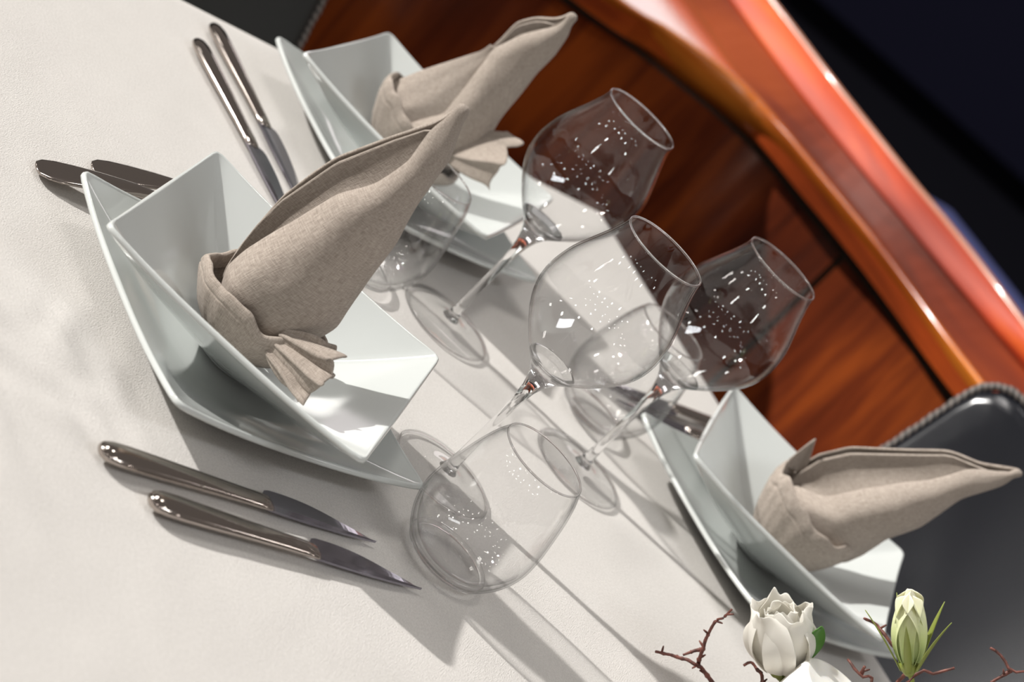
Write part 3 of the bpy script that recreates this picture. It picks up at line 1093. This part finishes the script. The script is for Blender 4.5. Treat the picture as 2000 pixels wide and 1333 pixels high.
def petal_grid(length, width, cup, curl, ruffle, seed, nu=10, nv=10):
    """petal rising along +z from the origin, hollow towards -y"""
    v, f = [], []
    for i in range(nv + 1):
        t = i / nv
        w = width * (math.sin(PI * (0.12 + 0.80 * t)) ** 0.7)
        for j in range(nu + 1):
            s = 2 * j / nu - 1
            x = w * s
            z = length * t - 0.10 * length * s * s * t + ruffle * noise.noise(Vector((s * 2.5, t * 2, seed))) * t * t
            y = -cup * (s * s) * (0.4 + 0.6 * t) + curl * t ** 3 + 0.4 * ruffle * noise.noise(Vector((s * 3, t * 2, seed + 4)))
            bulge = 0.30 * width * math.sin(PI * min(1, t * 1.1))
            v.append((x, y + bulge, z))
    for i in range(nv):
        for j in range(nu):
            a = i * (nu + 1) + j
            f.append((a, a + 1, a + nu + 2, a + nu + 1))
    me = bpy.data.meshes.new('petal')
    me.from_pydata(v, [], f)
    me.update()
    return me


def axis_rot(d):
    return Vector(d).to_track_quat('Z', 'Y').to_matrix().to_4x4()


def flower(name, label, base, axis, petals, sepals, mat, stem_to, scale=1.0):
    t = thing(name, (base[0], base[1], TZ + base[2]), 0, label, 'flower')
    A = axis_rot(axis)
    for (ang, rad, tilt, ln, wd, cup, curl, ruf) in petals:
        me = petal_grid(ln, wd, cup, curl, ruf, ang)
        o = link('petal', me, mat, t)
        o.matrix_local = A @ Matrix.Rotation(ang, 4, 'Z') @ Matrix.Translation((0, rad, 0)) @ Matrix.Rotation(-tilt, 4, 'X')
        solid(o, 0.0006)
        sub(o, 1)
    for (ang, tilt, ln, wd, cv) in sepals:
        v, f = [], []
        for i in range(11):
            s = i / 10
            w = wd * (math.sin(PI * (0.25 + 0.75 * s)) + 0.03)
            y = cv * s * s
            v += [(-w, y, ln * s), (0, y + 0.15 * w, ln * s), (w, y, ln * s)]
        for i in range(10):
            a = 3 * i
            f += [(a, a + 1, a + 4, a + 3), (a + 1, a + 2, a + 5, a + 4)]
        me = bpy.data.meshes.new('sepal')
        me.from_pydata(v, [], f)
        me.update()
        o = link('sepal', me, 'sepal', t)
        o.matrix_local = A @ Matrix.Rotation(ang, 4, 'Z') @ Matrix.Translation((0, 0.006, -0.004)) @ Matrix.Rotation(-tilt, 4, 'X')
        solid(o, 0.0006)
    # receptacle and stem
    ob = link('receptacle', lathe('receptacle', [(0, -0.009), (0.003, -0.008), (0.0065, -0.003), (0.0075, 0.001), (0.005, 0.004), (0, 0.005)], 24), 'sepal', t)
    ob.matrix_local = A
    b = Vector(base)
    st = Vector(stem_to)
    d = Vector(axis).normalized()
    pts = catmull([b - d * 0.006 - b, b - d * 0.022 - b, (b - d * 0.03).lerp(st, 0.55) - b, st - b], 14)
    link('stalk', tube('stalk', pts, 0.0018, 10), 'sepal', t)
    return t


rose_p = []
for k in range(5):
    rose_p.append((k * 1.2566 + 0.3, 0.009, 0.14, 0.050, 0.0235, 0.010, 0.0065, 0.010))
for k in range(5):
    rose_p.append((k * 1.2566 + 0.95, 0.006, 0.06, 0.047, 0.0190, 0.010, 0.004, 0.009))
for k in range(4):
    rose_p.append((k * 1.57 + 0.2, 0.003, -0.08, 0.040, 0.013, 0.009, -0.002, 0.004))
rose_s = [(k * 1.2566 + 0.5, 0.45, 0.030, 0.0050, -0.004) for k in range(5)]
up_im = (-0.70, -0.08, 0.71)
rose = flower('white_rose', 'white rose with ruffled petal edges next to the candle', (0.2925, FY, 0.0720), up_im, rose_p, rose_s, 'petal_white', (0.338, 1.50, 0.02))
# one broad green leaf beside the rose
lv = []
for i in range(13):
    s = i / 12
    w = 0.0085 * math.sin(PI * (0.04 + 0.96 * s)) ** 0.8 + 0.0002
    c = Vector((0.2985, FY - 0.004, 0.0860)).lerp(Vector((0.2875, FY - 0.006, 0.1175)), s) - Vector((0.2925, FY, 0.0720))
    a = Vector((0.62, 0.45, 0.50)).normalized()
    lv.append([c - a * w, c + Vector((0, 0.0015, -0.0012)), c + a * w])
lf = link('leaf', from_rings('leaf', lv, False), 'leaf', rose)
solid(lf, 0.0006)

bud_p = [(k * 2.094 + 0.4, 0.0035, 0.02, 0.056, 0.0125, 0.0085, -0.0045, 0.002) for k in range(3)] + [(k * 2.094 + 1.4, 0.002, 0.0, 0.053, 0.0105, 0.008, -0.003, 0.002) for k in range(3)]
bud_s = [(0.5, 0.35, 0.050, 0.0026, 0.004), (1.9, 0.30, 0.050, 0.0026, 0.006), (3.3, 0.40, 0.052, 0.0026, 0.004), (4.6, 0.25, 0.046, 0.0026, 0.005), (5.6, 0.45, 0.055, 0.0026, 0.006)]
flower('rose_bud', 'pale green closed rosebud with thin curling sepals', (0.3478, FY, 0.1400), up_im, bud_p, bud_s, 'petal_green', (0.395, 1.46, 0.02))


def branch(label, paths, root, dy=0.0):
    """paths: lists of (x, z) at depth FY; the first path starts at the stem"""
    FD = FY + dy
    t0 = Vector((paths[0][0][0], FD, paths[0][0][1]))
    t = thing('twig', (t0.x, t0.y, TZ + t0.z), 0, label, 'twig', 'thin reddish twigs of the centrepiece')
    for q, pth in enumerate(paths):
        P = [Vector((x, FD + 0.004 * math.sin(x * 300 + q), z)) - t0 for x, z in pth]
        if q == 0 and root:
            P = [Vector(root) - t0] + P
        n = 8 * len(P)
        pts = catmull(P, n)
        pts = [p + 0.0007 * Vector((noise.noise(p * 160), noise.noise(p * 160 + Vector((5, 5, 5))), noise.noise(p * 160 + Vector((9, 1, 3))))) for p in pts]
        r0 = 0.0021 if q == 0 else 0.0016
        rad = [(r0 * (1 - 0.55 * i / n)) * (1 + 0.18 * noise.noise(Vector((i * 0.9, q, x))) + (0.35 if i % 9 == 5 else 0)) for i in range(n)]
        link('stick', tube('stick', pts, rad, 8), 'twig', t)
        if q < 2:                                             # little side spurs
            for i in range(6, n - 2, 9):
                p = pts[i]
                d = Vector((random.uniform(-1, 1), random.uniform(-0.5, 0.5), random.uniform(-0.3, 1))).normalized() * 0.0055
                link('spur', tube('spur', [p, p + d * 0.6, p + d], [0.0009, 0.0008, 0.0005], 6), 'twig', t)
    return t


branch('forked reddish twig left of the white rose', [[(0.2723, 0.0279), (0.2563, 0.0288), (0.2512, 0.0300), (0.24, 0.0249), (0.2304, 0.0192), (0.2242, 0.0168)],
       [(0.2512, 0.03), (0.2456, 0.041), (0.2395, 0.054), (0.2373, 0.063), (0.2388, 0.0702), (0.2381, 0.0786)],
       [(0.2456, 0.042), (0.2416, 0.0364), (0.2386, 0.0296)]], (0.290, 1.46, 0.020))
branch('long thin twig crossing below the green rosebud', [[(0.3577, 0.1249), (0.3461, 0.1316), (0.3324, 0.133), (0.319, 0.1331), (0.3092, 0.1327)]], (0.372, 1.505, 0.02), 0.028)
branch('short forked twig between the rose and the bud', [[(0.3428, 0.1079), (0.3314, 0.1104), (0.3185, 0.11)], [(0.3314, 0.1104), (0.3285, 0.1173)]], (0.39, 1.48, 0.02))
branch('short twig sticking out to the right of the rosebud', [[(0.3492, 0.1390), (0.3579, 0.1562), (0.3641, 0.1683)]], (0.375, 1.425, 0.02), -0.026)
branch('twig with forked tip at the lower right corner', [[(0.409, 0.186), (0.3959, 0.1879), (0.3848, 0.1893), (0.375, 0.1899)], [(0.3964, 0.1874), (0.3928, 0.1721)]], (0.41, 1.45, 0.02))
branch('tiny curled twig just left of the white rose base', [[(0.2884, 0.0577), (0.2805, 0.0585), (0.275, 0.0586), (0.273, 0.0535)]], (0.305, 1.48, 0.02))
